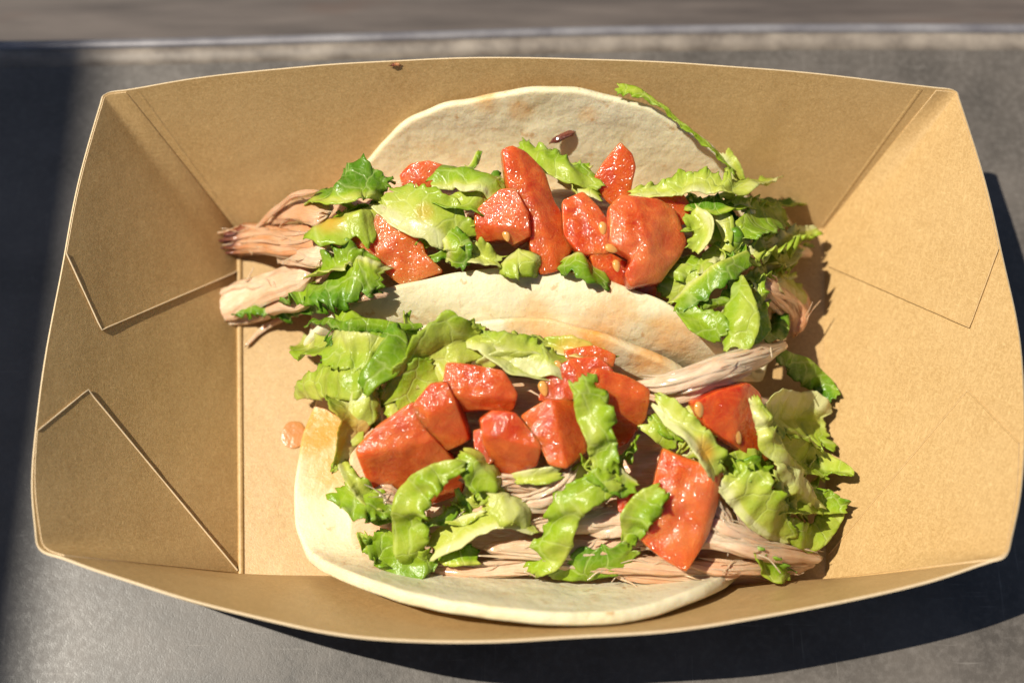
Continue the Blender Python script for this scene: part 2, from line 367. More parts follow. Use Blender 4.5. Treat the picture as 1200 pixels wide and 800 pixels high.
def flap(side, crease, outer, lift=.02):
    """folded corner gusset lying on a wall: grid between the crease line and the flap's free edge (photo measurements on the wall)"""
    W = WALL[side]; A = np.array(crease, float); B = np.array(outer, float)
    def poly(P, t):
        L = np.cumsum([0] + [np.linalg.norm(P[i + 1] - P[i]) for i in range(len(P) - 1)]); L = L / L[-1]
        return np.array([np.interp(t, L, P[:, 0]), np.interp(t, L, P[:, 1])])
    LB = np.cumsum([0] + [np.linalg.norm(B[i + 1] - B[i]) for i in range(len(B) - 1)]); tip = (LB / LB[-1])[1]
    ts = np.unique(np.concatenate([np.linspace(0, tip, 10), np.linspace(tip, 1, 24)])); n, m = len(ts), 18
    G = np.zeros((n, m, 3)); burr = []
    for i, t in enumerate(ts):
        a, b = np.array(W.uv(*poly(A, t))), np.array(W.uv(*poly(B, t)))
        for j in range(m):
            q = a + (b - a) * j / (m - 1); nn = W.nrm(q[0] * .98 + .01, q[1] * .98 + .01)
            G[i, j] = W.pt(*q) + nn * (lift + .012 * (j / (m - 1)) ** 3)
        burr.append(G[i, -1] + nn * .004)
    o = shell('corner_flap', G, KRAFT, tray, th=.02)
    V = []
    for i in range(n):
        T = unit(burr[min(i + 1, n - 1)] - burr[max(i - 1, 0)]); S_ = unit(np.cross(T, [.1, .2, 1])); N_ = np.cross(S_, T); rr = .017 * (1 + .35 * nz(burr[i], 3, 2))
        for k in range(6): V.append(burr[i] + S_ * rr * math.cos(k * math.pi / 3) + N_ * rr * math.sin(k * math.pi / 3))
    mesh_obj('cut_edge', V, grid_faces(n, 6, True), CUT if side == 'left' else KRAFT, parent=o)
    return o
flap('left', [(148, 108), (277, 272)], [(77, 298), (118, 387), (279, 318)])
flap('left', [(75, 651), (279, 671)], [(43, 505), (102, 457), (277, 668)])
flap('right', [(1097, 106), (967, 268)], [(1171, 292), (1137, 384), (972, 312)])
flap('right', [(1160, 656), (969, 678)], [(1195, 520), (1135, 458), (972, 650)])
for side, A_, B_ in (('left', (148, 108), (268, 248)), ('right', (1097, 106), (968, 265))):     # pressed double crease beside each far corner
    W = WALL['back']; u0 = 0.0 if side == 'left' else 1.0; sg = 1 if side == 'left' else -1
    for d0 in (.02,):
        V = []
        for i in range(40):
            v = .03 + .95 * i / 39; u = u0 + sg * d0 * (.35 + .65 * v); nn = W.nrm(min(max(u, .02), .98), v); w_ = .0035
            for du, h in ((-1, .002), (-.4, .014), (.4, .014), (1, .002)): V.append(W.pt(u + du * w_, v) + nn * h)
        mesh_obj('crease', V, grid_faces(40, 4), KRAFT, parent=tray)
# pressed score line along the left end of the floor
V = []; n = 30
for i in range(n):
    p = FL + (BL - FL) * (i / (n - 1))
    for dx, dz in ((-.02, .0), (.01, .05), (.06, .055), (.1, .03), (.12, -.02)): V.append(p + [dx, .0, dz + .01])
mesh_obj('score_line', V, grid_faces(n, 5), KRAFT, parent=tray)

# ------------------------------------------------------------------ tortillas
def arc_profile(P, n=200):
    Q = spline(P, n); L = np.concatenate([[0], np.cumsum(np.linalg.norm(np.diff(Q, axis=0), axis=1))]); return Q, L
def tortilla(P, q_center, x0, R, rot, pivot, seed, stains, label, bulge=(), thick=.2):
    """P: cross-section (y,z) from the back edge to the front edge; the disc is bent along it"""
    Q, L = arc_profile(P); nr, na = 46, 200; V, C = [], []
    c, s = math.cos(rot), math.sin(rot)
    for i in range(nr):
        for j in range(na):
            th = 2 * math.pi * j / na; r = R * (i / (nr - 1)) ** .8
            wob = 1 + .022 * mn.noise(Vector((math.cos(th) * 2, math.sin(th) * 2, seed))) + .010 * mn.noise(Vector((math.cos(th) * 7, math.sin(th) * 7, seed)))
            for (ba, bw, bm_) in bulge:
                da = (th - math.radians(ba) + math.pi) % (2 * math.pi) - math.pi; wob *= 1 + bm_ * math.exp(-(da / bw) ** 2)
            p_, q_ = r * math.cos(th) * wob, r * math.sin(th) * wob
            l = q_center - q_
            y = np.interp(l, L, Q[:, 0]); z = np.interp(l, L, Q[:, 1])
            if l < 0: d = Q[0] - Q[1]; d = d / np.linalg.norm(d); y, z = Q[0] + d * (-l)
            if l > L[-1]: d = Q[-1] - Q[-2]; d = d / np.linalg.norm(d); y, z = Q[-1] + d * (l - L[-1])
            x = x0 + p_; dx, dy = x - pivot[0], y - pivot[1]
            p = np.array([pivot[0] + c * dx - s * dy, pivot[1] + s * dx + c * dy, z])
            p += nv(p, .5, seed) * .10 * (i / nr) + nv(p, 1.6, seed + 2) * .035
            p[2] = max(p[2], ZT + .16)
            if p[1] < -2.5:
                WF = WALL['front']; fx = np.interp(p[0], WF.base[:, 0], np.arange(WF.nu)) / (WF.nu - 1); tz = (p[2] - ZT) / 3.6
                lim = WF.pt(fx, tz)[1] + .15; d_ = p[1] - lim; p[1] = lim + .12 * math.log(1 + math.exp(min(40, d_ / .12)))
            V.append(p)
            st = 0.0
            for (sx_, sy_, sz_, sr, am) in stains:
                st = max(st, am * (1 - smooth(.25 * sr, sr, math.dist(p, (sx_, sy_, sz_)) + .25 * sr * nz(p, 2.2, 9))))
            C.append((0.0, st, 0))
    o = mesh_obj('tortilla', V, grid_faces(nr, na, True), TORT, col=C, label=label, cat='tortilla', group='tortillas folded in the tray')
    m = o.modifiers.new('thickness', 'SOLIDIFY'); m.thickness = thick * CM; m.offset = 0; m.use_rim = True
    m = o.modifiers.new('round', 'SUBSURF'); m.levels = 1; m.render_levels = 1
    return o
pA = at(620, 330, 2.8)
stA = [(*at(710, 372, 2.75), .9, .5), (*at(630, 366, 2.75), .6, .3), (*at(790, 392, 2.6), .8, .5), (*at(570, 122, 3.1), .4, .5), (*at(610, 125, 3.0), .35, .4), (*at(500, 160, 2.8), .5, .3), (*at(720, 160, 2.7), .3, .4), (*at(690, 130, 3.0), .25, .35)]
PA_ = [(5.62, 3.42), (5.0, 2.15), (4.35, .9), (3.75, .34), (2.9, .24), (1.7, .26), (.75, .42), (.4, 1.2), (.52, 2.1), (.84, 2.7), (1.27, 3.0), (1.76, 3.08)]; LA = arc_profile(PA_)[1][-1]
tortilla(PA_, LA / 2 - .05, .62, LA / 2 + .02, math.radians(-4.5), (0.3, 1.5), 1.0, stA,
         'flour tortilla leaning on the tray wall, its near half standing upright with grease stains', bulge=((-142, .4, .10), (-38, .4, .05)))
stB = [(*at(375, 500, .35), 1.15, 1.0), (*at(385, 545, .35), .9, .7), (*at(690, 395, 2.5), .9, .8), (*at(630, 378, 2.6), .7, .6), (*at(760, 415, 2.3), .7, .7)]
tortilla([(.80, 2.9), (.34, 2.6), (-.02, 1.8), (-.22, .7), (-.7, .26), (-2.0, .24), (-3.3, .28), (-3.95, .6), (-4.42, 1.3), (-4.9, 2.3)], 4.95, .18, 4.82, math.radians(-4.0), (0, -1.5), 2.0, stB,
         'flour tortilla lying open across the tray floor with an orange sauce stain at one end', bulge=((-48, .42, .11), (-140, .5, -.05), (130, .35, .05), (42, .4, .04)), thick=.25)

# ------------------------------------------------------------------ the heap of filling as a height field
def mound(x, y):
    # back taco
    yA = y + .075 * x
    fa = smooth(-6.0, -3.4, x) * (1 - smooth(4.3, 6.9, x))
    za = (2.95 - .16 * (yA - 2.9) ** 2) * fa if 1.25 < yA < 5.0 else 0
    yB = y + .06 * x
    fb = smooth(-4.9, -3.2, x + .35 * max(0, -y - 2.5) * -1.0) * (1 - smooth(4.3, 6.9, x))
    t = max(0, -.9 - yB); zb = (2.75 - .12 * t * t) * fb if -4.95 < yB <= 1.25 else 0
    wl = (x - 6.75) * 1.5
    return max(za, zb, ZT, wl)
def hit(px, py, off=0.0):
    d = ray(px, py); z = 6.0
    while z > 0:
        p = CAM + d * ((z - CAM[2]) / d[2])
        if z <= mound(p[0], p[1]) + off: return p
        z -= .02
    return CAM + d * ((ZT + off - CAM[2]) / d[2])
PXC = .0166
def heap(name, x0, x1, y0, y1, lower, seed, label):
    n, m = 110, 50; V, U, C = [], [], []
    for i in range(n):
        for j in range(m):
            x = x0 + (x1 - x0) * i / (n - 1); y = y0 + (y1 - y0) * j / (m - 1) - .06 * x
            e = min(1, min(i, n - 1 - i) / 10) * min(1, min(j, m - 1 - j) / 7)
            z = .3 + max(0, mound(x, y) - lower - .3) * e ** .5
            z += .22 * mn.noise(Vector((x * .8, y * 3.2, seed))) * e + .10 * mn.noise(Vector((x * 2, y * 8, seed))) * e
            V.append((x, y, max(z, .22))); U.append((x * .6, y * 1.2)); C.append((0, .2 + .3 * mn.noise(Vector((x, y, seed))), 0))
    return mesh_obj(name, V, grid_faces(n, m), PORK, uv=U, col=C, label=label, cat='pork', kind='stuff')
heap('shredded_pork', -4.4, 5.6, 1.75, 4.3, .55, 3, 'heap of shredded pork filling in the tortilla leaning on the tray wall')
heap('shredded_pork', -3.4, 5.7, -4.35, .15, .5, 4, 'heap of shredded pork filling in the open tortilla')

# ------------------------------------------------------------------ pulled pork strips
def strand(pts, r, label, seed, smoke=0.0, char=(0, 0), squash=.65, ridges=5, twist=1.5, taper=(.5, .5), group=None, fibres=0, shreds=0, absz=False, cat='pork', name='pork_strip'):
    P = np.array([at(x, y, z) if absz else hit(x, y, z) for x, y, z in pts]); Ln = sum(np.linalg.norm(P[i + 1] - P[i]) for i in range(len(P) - 1))
    n, m = max(14, int(Ln / .06)), 28; Q = spline(P, n); V, U, C = [], [], []
    for i in range(n):
        T = unit(Q[min(i + 1, n - 1)] - Q[max(i - 1, 0)]); S = unit(np.cross(T, [0, 0, 1])); N = np.cross(S, T); t = i / (n - 1)
        end = min(1, (taper[0] + (1 - taper[0]) * smooth(0, .25, t))) * min(1, (taper[1] + (1 - taper[1]) * smooth(0, .25, 1 - t)))
        if i == 0 or i == n - 1: end *= .25
        elif i == 1 or i == n - 2: end *= .75
        for j in range(m):
            a = 2 * math.pi * j / m; aa = a + twist * t
            rr = r * end * (1 + .07 * math.cos(ridges * aa + seed) + .08 * math.cos((ridges * 2 + 1) * aa + 2 * seed) + .15 * mn.noise(Vector((t * Ln * .9, math.cos(a), seed))) + .10 * mn.noise(Vector((t * Ln * 2.5, math.cos(a) * 2.2, math.sin(a) * 2.2 + seed))))
            p = Q[i] + S * rr * math.cos(a) + N * rr * squash * math.sin(a); p = p + nv(p, 1.2, seed) * .06
            if i in (0, n - 1): p = p + T * .12 * nz((math.cos(a) * 2, math.sin(a) * 2, seed), 1, 3) * (1 if i else -1)
            p[2] = max(p[2], ZT + .02)
            V.append(p); U.append((t * Ln, a / (2 * math.pi) * 2.2 + seed))
            ch = 0
            if char[0] and t < char[0]: ch = 1 - smooth(char[0] * .4, char[0], t + .2 * nz(p, 2.2, seed) + .08 * nz(p, 6, seed))
            if char[1] and t > 1 - char[1]: ch = 1 - smooth(char[1] * .4, char[1], 1 - t + .06 * nz(p, 4, seed))
            C.append((ch, min(1, max(0, smoke + .5 * nz(p, 1.1, seed + 5) + .5 * ch)), 0))
    Fs = grid_faces(n, m, True) + [tuple(range(m))[::-1], tuple((n - 1) * m + j for j in range(m))]
    o = mesh_obj(name, V, Fs, PORK, uv=U, col=C, label=label, cat=cat, group=group)
    rs_ = random.Random(seed * 31 + 7)
    for k in range(shreds):                                # finer pulled shreds lying along the strip
        a0 = rs_.uniform(-.2, 3.3); sl_ = rs_.uniform(-1.6, 1.6); i0 = rs_.randrange(0, max(1, n // 3)); i1 = rs_.randrange(2 * n // 3, n); R = []
        for q in range(7):
            i = int(i0 + (i1 - i0) * q / 6); T = unit(Q[min(i + 1, n - 1)] - Q[max(i - 1, 0)]); S = unit(np.cross(T, [0, 0, 1])); N = np.cross(S, T); a = a0 + sl_ * (q / 6 - .5) + .12 * math.sin(q * .8 + k)
            R.append(Q[i] + S * r * .95 * math.cos(a) + N * (r * squash * .95 * math.sin(a)) + T * (rs_.uniform(-.3, .12) if q == 0 else rs_.uniform(-.12, .3) if q == 6 else 0))
        R = spline(R, 34); rr = r * rs_.uniform(.08, .2) + .012; VV, UU, CC = [], [], []; pale_ = rs_.uniform(-.25, .2)
        for q in range(34):
            T = unit(R[min(q + 1, 33)] - R[max(q - 1, 0)]); S = unit(np.cross(T, [0, 0, 1])); N = np.cross(S, T); e_ = min(1, .25 + .75 * smooth(0, 8, min(q, 33 - q)))
            for e in range(9):
                an = 2 * math.pi * e / 9; f = rr * e_ * (1 + .35 * mn.noise(Vector((q * .25, math.cos(an) * 1.5, k + seed)))); p = R[q] + S * f * math.cos(an) + N * f * .7 * math.sin(an) + nv(R[q], 1.2, k) * .03; p[2] = max(p[2], ZT + .02)
                VV.append(p); UU.append((q * .07, e * .16 + k)); t_ = q / 33; ch = (1 - smooth(char[0] * .3, char[0], (i0 + (i1 - i0) * t_) / n)) if char[0] else 0
                CC.append((ch, min(1, max(0, smoke + pale_ + .4 * nz(p, 1.4, seed))), 0))
        mesh_obj('shred', VV, grid_faces(34, 9, True) + [tuple(range(9))[::-1], tuple(33 * 9 + e for e in range(9))], PORK, parent=o, uv=UU, col=CC)
    if fibres:
        rnd = random.Random(seed * 13 + 1); VV, FF, UU, CC = [], [], [], []
        for k in range(fibres):
            i = rnd.randrange(2, n - 3); a = rnd.uniform(.2, 2.9); T = unit(Q[i + 1] - Q[i]); S = unit(np.cross(T, [0, 0, 1])); N = np.cross(S, T)
            st = Q[i] + S * r * .85 * math.cos(a) + N * r * squash * .85 * math.sin(a); d = unit(T * rnd.choice((-1, 1)) + S * rnd.uniform(-.5, .5) + N * rnd.uniform(0, .35)); ln = rnd.uniform(.25, .6)
            R = spline([st, st + d * ln * .5 + N * .03, st + d * ln + S * rnd.uniform(-.15, .15) - N * .02], 9); b = len(VV); fr = rnd.uniform(.013, .03)
            for q in range(9):
                TT = unit(R[min(q + 1, 8)] - R[max(q - 1, 0)]); SS = unit(np.cross(TT, [0, 0, 1])); NN = np.cross(SS, TT)
                for e in range(5):
                    an = 2 * math.pi * e / 5; f = fr * (1 - .6 * q / 8); VV.append(R[q] + SS * f * math.cos(an) + NN * f * math.sin(an)); UU.append((q * .1, e * .2)); CC.append((0, smoke * .6, 0))
            FF += [tuple(x + b for x in f) for f in grid_faces(9, 5, True)]
        mesh_obj('fibres', VV, FF, PORK, parent=o, uv=UU, col=CC, kind='stuff')
    return o
strand([(250, 281, .30), (298, 280, .45), (345, 283, .5), (395, 275, .1)], 0.38, 'reddish smoked pork piece with a charred dark tip over the folded corner', 1, smoke=.8, char=(.36, 0), squash=.6, ridges=5, taper=(.38, .9), fibres=18, shreds=6)
strand([(246, 372, .16), (280, 352, .35), (315, 338, .45), (365, 322, .2)], .38, 'pale striated pork strip pointing at the score line', 2, squash=.55, ridges=8, twist=.4, taper=(.5, .95), fibres=3, shreds=1)
strand([(262, 381, .12), (300, 366, .2), (345, 352, .25), (390, 335, .1)], .24, 'pale pork strip lying under a green lettuce tail', 3, squash=.6, ridges=5, twist=.3, taper=(.4, .9), shreds=0)
strand([(288, 404, .1), (312, 381, .16), (350, 366, .2), (410, 352, .3), (455, 345, .4)], .075, 'thin tan pork thread crossing the score line', 4, smoke=.35, taper=(.5, .7), ridges=3)
strand([(296, 268, .7), (322, 247, .95), (348, 227, 1.0), (372, 222, .7)], .075, 'thin curled tan pork thread above the smoked piece', 5, smoke=.4, ridges=3)
strand([(318, 255, .4), (350, 245, .5), (385, 250, .4)], .30, 'loose pale brown pork flake behind the smoked piece', 6, smoke=.35, fibres=6, shreds=1, squash=.4, taper=(.8, .9))
strand([(330, 300, .35), (365, 300, .5), (395, 292, .3)], .24, 'pale pork flake between the smoked piece and the striated strip', 7, smoke=.2, fibres=12, shreds=1, squash=.5, taper=(.8, .9))
strand([(742, 452, .35), (785, 450, .65), (840, 432, .8), (885, 418, .75), (921, 403, .7)], .22, 'long pale pork strip lying across the end of the upright tortilla edges', 8, squash=.75, ridges=5, taper=(.35, .5), fibres=3, shreds=5)
strand([(770, 462, .3), (800, 460, .45), (835, 448, .5), (880, 438, .4)], .2, 'shorter pale pork strip beneath the long one', 9, taper=(.6, .3))
strand([(882, 325, .1), (905, 345, .3), (928, 365, .35), (932, 392, .2)], .3, 'reddish brown pork chunk among lettuce beside the tray end', 10, smoke=.7, ridges=4, fibres=8, shreds=6)
strand([(925, 292, .35), (952, 297, .35)], .14, 'small pale pork bit poking out of frilly lettuce', 11, taper=(.7, .7))
strand([(900, 335, .0), (930, 345, .1), (940, 375, .0)], .25, 'brown pork shred in the shade at the filling end', 12, smoke=.6)
strand([(646, 168, 2.5), (660, 158, 2.62), (673, 153, 2.6)], .075, 'charred black pork crumb on the leaning tortilla', 13, smoke=1, char=(1.6, 0), taper=(.6, .6), absz=True)
fp = [
 ([(500, 668, .1), (560, 668, .14), (610, 662, .16), (665, 655, .12)], .20, .35, 'pinkish pork strip along the open tortilla near its rounded end'),
 ([(570, 640, .18), (640, 642, .2), (700, 640, .2), (760, 632, .15)], .24, .1, 'pale pork strip under the hanging lettuce ribbon'),
 ([(600, 612, .2), (670, 612, .25), (740, 606, .2), (800, 610, .2)], .26, .0, 'pale pork strip running under the largest tomato slab'),
 ([(540, 600, .15), (600, 590, .3), (660, 588, .3), (710, 592, .2)], .22, .1, 'pork strip below the small tomato wedges'),
 ([(612, 590, .45), (640, 580, .55), (660, 565, .5), (672, 552, .4)], .17, .0, 'pale pink pork flap beside the pale lettuce'),
 ([(640, 655, .25), (700, 660, .2), (760, 662, .2), (830, 666, .18)], .22, .25, 'tan pork strip at the front of the open tortilla'),
 ([(760, 640, .3), (830, 632, .4), (890, 645, .4), (962, 652, .35)], .24, .05, 'long pale pork strip sticking out past the open tortilla'),
 ([(800, 660, .2), (860, 664, .25), (920, 662, .2), (955, 660, .2)], .19, .5, 'reddish pork strip under the long protruding one'),
 ([(720, 672, .15), (770, 674, .15), (830, 675, .15), (868, 672, .15)], .18, .3, 'brown edged pork strip at the open tortilla rim'),
 ([(835, 590, .2), (850, 605, .25), (856, 625, .2)], .16, .0, 'short greyish pork strand beside the largest tomato slab'),
 ([(860, 585, .1), (872, 605, .15), (876, 625, .1)], .14, .1, 'short pork strand next to broad pale lettuce'),
 ([(820, 610, .3), (860, 622, .35), (905, 632, .3)], .18, .0, 'pale pork shred by the curled green lettuce'),
 ([(590, 570, .2), (620, 560, .3), (650, 556, .25)], .18, .0, 'pale pork flake under the central tomato wedges'),
 ([(430, 600, .2), (450, 580, .3), (470, 590, .2)], .22, .15, 'pork flake beneath the frilled lettuce at the open tortilla end'),
 ([(540, 560, .2), (600, 565, .3), (650, 570, .2)], .2, .1, 'pork strand beneath small tomato wedges'),
 ([(690, 625, .3), (740, 622, .35), (780, 640, .25)], .17, .15, 'pork strand under the frilly lettuce curl'),
]
for k, (pts, r, sm, lb) in enumerate(fp): strand(pts, r * .85, lb, 20 + k, smoke=sm, shreds=3, ridges=3 + k % 3, fibres=5, taper=(.5, .5))

# ------------------------------------------------------------------ tomatoes
TPOLY = []
def tomato(poly, label, seed, off=.45, th=.7, tilt=(0, 0), skin=(), orange=0.0, pale=.3, dome=.04, seeds=(), rough=1.0, crease=()):
    TPOLY.append(poly)
    P = np.array(poly, float)
    for it in range(2):                                   # round the cut corners a little
        q = []
        for i in range(len(P)):
            a, b = P[i], P[(i + 1) % len(P)]; f = .07 if it == 0 else .25; q += [a + (b - a) * f, b - (b - a) * f]
        P = np.array(q)
    per = np.vstack([P, P[:1]]); L = np.concatenate([[0], np.cumsum(np.linalg.norm(np.diff(per, axis=0), axis=1))]); m = 72
    P = np.array([[np.interp(t, L, per[:, 0]), np.interp(t, L, per[:, 1])] for t in np.linspace(0, L[-1], m, endpoint=False)])
    cpx = P.mean(0); c = hit(cpx[0], cpx[1], off); N = unit(np.array([tilt[0], tilt[1], 1.0]))
    T = []
    for x, y in P: d = ray(x, y); T.append(CAM + d * (np.dot(c - CAM, N) / np.dot(d, N)))
    T = np.array(T); c = T.mean(0); rad = np.mean(np.linalg.norm(T - c, axis=1))
    view = unit(CAM - c)
    rings = [(t_, -dome * (1 - t_ * t_)) for t_ in (0, .1, .2, .3, .4, .5, .6, .7, .8, .88, .94)] + [(.978, 0), (.994, .03), (1.0, .13), (1.01, .3), (1.0, .5), (.97, .72), (.92, .88), (.8, .97), (.45, 1.0), (0, 1.0)]
    V, C, k = [], [], 0
    for ri, (s_, dpt) in enumerate(rings):
        for j in range(m):
            dd = dpt * th if dpt > 0 else dpt * rad * 1.6
            p = c + (T[j] - c) * s_ - N * dd
            face = dpt <= .06
            p = p + nv(p, 1.0, seed) * .05 * rough + nv(p, 3.5, seed) * .009 * rough
            if face: p = p + N * ((.016 + .03 * pale) * nz(p, 4.5, seed) + .035 * nz(p, 2.4, seed + 3)) * rough * (1 if s_ < .97 else .3)
            if crease:
                q_ = p - CAM; zz = q_ @ _fw; qx, qy = 600 + F_PX * (q_ @ _rt) / zz, 400 - F_PX * (q_ @ _up) / zz
                for (ax_, ay_, bx_, by_, kk) in crease:        # a second cut facet turning away beyond this line
                    ln_ = math.hypot(bx_ - ax_, by_ - ay_); dist = ((bx_ - ax_) * (qy - ay_) - (by_ - ay_) * (qx - ax_)) / ln_
                    if dist > 0: p = p + unit(q_) * kk * dist * PXC
            p[2] = max(p[2], ZT + .03)
            V.append(p)
            sk = 0.0
            if dpt > .06:
                ang = (j / m)
                for (a0, a1) in skin:
                    if a0 <= ang <= a1: sk = min(1, (dpt - .04) / .12)
            C.append((sk, orange * (1 - sk) * (.4 + .6 * smooth(.2, .9, s_)), pale * (1 - sk) * max(0, .5 + .9 * nz(p, 1.8, seed + 8)) * (1 if face else .4)))
    o = mesh_obj('tomato_chunk', V, grid_faces(len(rings), m, True), TOM, col=C, label=label, cat='tomato')
    for k_, (sx_, sy_, ang, ln) in enumerate(seeds):
        d = ray(sx_, sy_); q = CAM + d * (np.dot(c - CAM, N) / np.dot(d, N)) + N * (dome * rad * 1.1 - .055)
        ln *= 1.15; ax = unit(np.cross(N, [math.cos(ang), math.sin(ang), 0])); bx = np.cross(N, ax); VV = []
        for i in range(9):
            ph = math.pi * i / 8
            for j in range(12):
                th_ = 2 * math.pi * j / 12; rx = ln * .62 * math.sin(ph) * (1 - .22 * math.cos(ph))
                VV.append(q - ax * ln * math.cos(ph) + bx * rx * math.cos(th_) + N * rx * .6 * math.sin(th_))
        mesh_obj('seed', VV, grid_faces(9, 12, True), SEED, parent=o)
    return o
ALL = ((0, 1),)
tomato([(468, 205), (480, 192), (503, 187), (522, 193), (520, 215), (495, 225), (472, 222)], 'rounded tomato bit pressed against the leaning tortilla', 1, .35, .5, (0, -.5), pale=.5)
tomato([(447, 239), (476, 262), (496, 284), (498, 296), (522, 318), (470, 335), (448, 318), (403, 284)], 'wet flat tomato square at the lettuce by the smoked pork', 2, .55, .45, (-.1, -.25), skin=((.55, .8),), orange=.55, pale=.6, crease=((415, 300, 487, 272, .25),))
tomato([(587, 176), (600, 171), (617, 178), (640, 203), (650, 235), (666, 260), (672, 290), (655, 318), (634, 322), (622, 290), (620, 255), (596, 222)], 'long curved tomato strip with a skin back rising above its neighbours', 3, .75, .55, (.1, -.35), skin=((0, .3),), pale=.15, orange=.1, crease=((655, 320, 605, 172, .5),))
tomato([(553, 250), (586, 222), (604, 220), (620, 246), (622, 276), (600, 289), (590, 282), (556, 285)], 'small tomato wedge with one seed beside the long curved strip', 4, .8, .6, (-.25, -.3), pale=.3, skin=((0, .4),), seeds=((593, 276, .3, .11),), crease=((555, 262, 620, 268, .6),))
tomato([(727, 166), (741, 180), (746, 196), (737, 238), (715, 240), (691, 214), (705, 192)], 'pointed tomato wedge standing against the leaning tortilla', 5, .6, .5, (-.1, -.55), skin=ALL, orange=.25, pale=.05, rough=.6)
tomato([(658, 236), (683, 224), (700, 240), (722, 270), (712, 300), (680, 300), (662, 275)], 'seedy tomato piece beside the long curved strip', 6, .55, .6, (.1, -.2), pale=.3, seeds=((690, 246, .5, .1), (697, 263, .2, .13), (690, 275, -.4, .13), (707, 285, .7, .1)))
tomato([(744, 232), (770, 226), (800, 226), (809, 240), (806, 262), (770, 262)], 'tomato piece behind the large seedy one', 8, .45, .6, (.1, -.3), orange=.3, pale=.3, skin=((.3, .6),))
tomato([(690, 300), (715, 296), (750, 318), (770, 336), (768, 362), (735, 362), (702, 335)], 'deep red skinned tomato chunk tucked by the upright tortilla half', 9, .35, .6, (.2, -.5), skin=ALL, pale=.05)
tomato([(714, 242), (728, 227), (772, 233), (791, 246), (806, 283), (797, 302), (776, 331), (738, 338), (732, 322), (742, 303), (716, 288)], 'largest seedy tomato chunk in the filling of the leaning tortilla', 7, .85, .5, (.15, -.2), pale=.55, dome=.1, skin=((.25, .75),), seeds=((733, 264, .4, .13), (706, 268, .1, .12), (716, 292, 1.2, .12), (722, 312, .2, .11), (738, 276, 1.5, .08)), crease=((770, 335, 745, 228, .35), (712, 318, 800, 300, .4)))
tomato([(415, 528), (440, 498), (484, 468), (492, 488), (502, 508), (545, 555), (538, 580), (505, 592), (470, 582), (432, 572)], 'largest tomato chunk near the orange stained end of the open tortilla', 11, .75, .8, (-.05, -.4), skin=((.35, .85),), pale=.35, crease=((415, 535, 520, 512, .8),))
tomato([(484, 472), (503, 450), (524, 448), (534, 470), (549, 518), (524, 530), (512, 524), (497, 506)], 'red tomato wedge leaning on the largest chunk of the open taco', 12, .95, .7, (-.15, -.45), skin=((.1, .6),), orange=.1, pale=.2, crease=((490, 490, 540, 470, .5),))
tomato([(523, 424), (556, 427), (590, 432), (608, 462), (602, 482), (566, 480), (535, 484), (517, 455)], 'glossy wet tomato block beside pale lettuce', 13, .95, .8, (.0, -.3), skin=((.0, .35),), pale=.15, rough=1.1, crease=((518, 462, 606, 466, .9),))
tomato([(560, 490), (575, 480), (603, 484), (635, 520), (628, 546), (592, 558), (578, 545), (566, 520)], 'tomato cube with a black speck in front of the glossy block', 14, .85, .75, (.05, -.35), skin=((.3, .8),), pale=.12, crease=((562, 508, 634, 524, .9),))
tomato([(608, 486), (640, 466), (680, 470), (690, 498), (690, 528), (664, 549), (642, 545), (626, 510)], 'tomato cube left of the vertical lettuce ribbon', 15, .85, .7, (-.1, -.3), skin=((.3, .8),), orange=.25, pale=.15, crease=((664, 549, 650, 480, .9),))
tomato([(628, 468), (640, 436), (668, 420), (705, 418), (722, 436), (700, 462), (662, 470)], 'seedy tomato piece against the upright tortilla edges', 16, .75, .6, (.0, -.3), pale=.2, seeds=((637, 455, .3, .14), (655, 428, .8, .1)))
tomato([(700, 430), (735, 440), (762, 455), (758, 492), (735, 522), (714, 530), (694, 500), (690, 462)], 'tall tomato chunk behind the vertical lettuce ribbon', 17, .8, .9, (.25, -.35), skin=((.1, .7),), pale=.12, orange=.1, crease=((700, 452, 762, 470, .8),))
tomato([(818, 472), (845, 456), (878, 446), (893, 460), (898, 500), (906, 536), (892, 542), (860, 520), (828, 500)], 'dark red seedy tomato wedge below the long pork strip', 18, .45, .6, (.45, -.35), pale=.0, seeds=((820, 480, .2, .14), (865, 512, .4, .13)), skin=((.0, .6),), crease=((860, 540, 870, 440, .6),))
tomato([(722, 572), (745, 574), (752, 596), (738, 606), (724, 598)], 'small red tomato corner beside the largest slab', 20, .5, .5, (-.1, -.2), skin=ALL, pale=.1)
tomato([(776, 524), (800, 534), (848, 551), (842, 585), (830, 628), (806, 671), (778, 655), (746, 630), (765, 578)], 'largest flat tomato slab with a pale cut face over pork', 19, .75, .5, (-.05, -.35), pale=.75, orange=.15, skin=((.15, .45),), crease=((815, 660, 842, 545, 1.2),))
tomato([(660, 410), (695, 404), (722, 416), (718, 432), (688, 428), (664, 424)], 'orange tomato strip lying along the thin tortilla edge', 23, .6, .35, (0, -.4), orange=.4, pale=.2)
tomato([(555, 505), (575, 500), (590, 530), (575, 545), (558, 530)], 'small dark tomato piece under the cube with a speck', 21, .45, .5, (0, -.2), pale=.1)
tomato([(516, 232), (528, 228), (534, 240), (522, 246)], 'tiny red tomato scrap among lettuce behind the wet square', 22, .5, .25, (0, -.2), pale=.1)

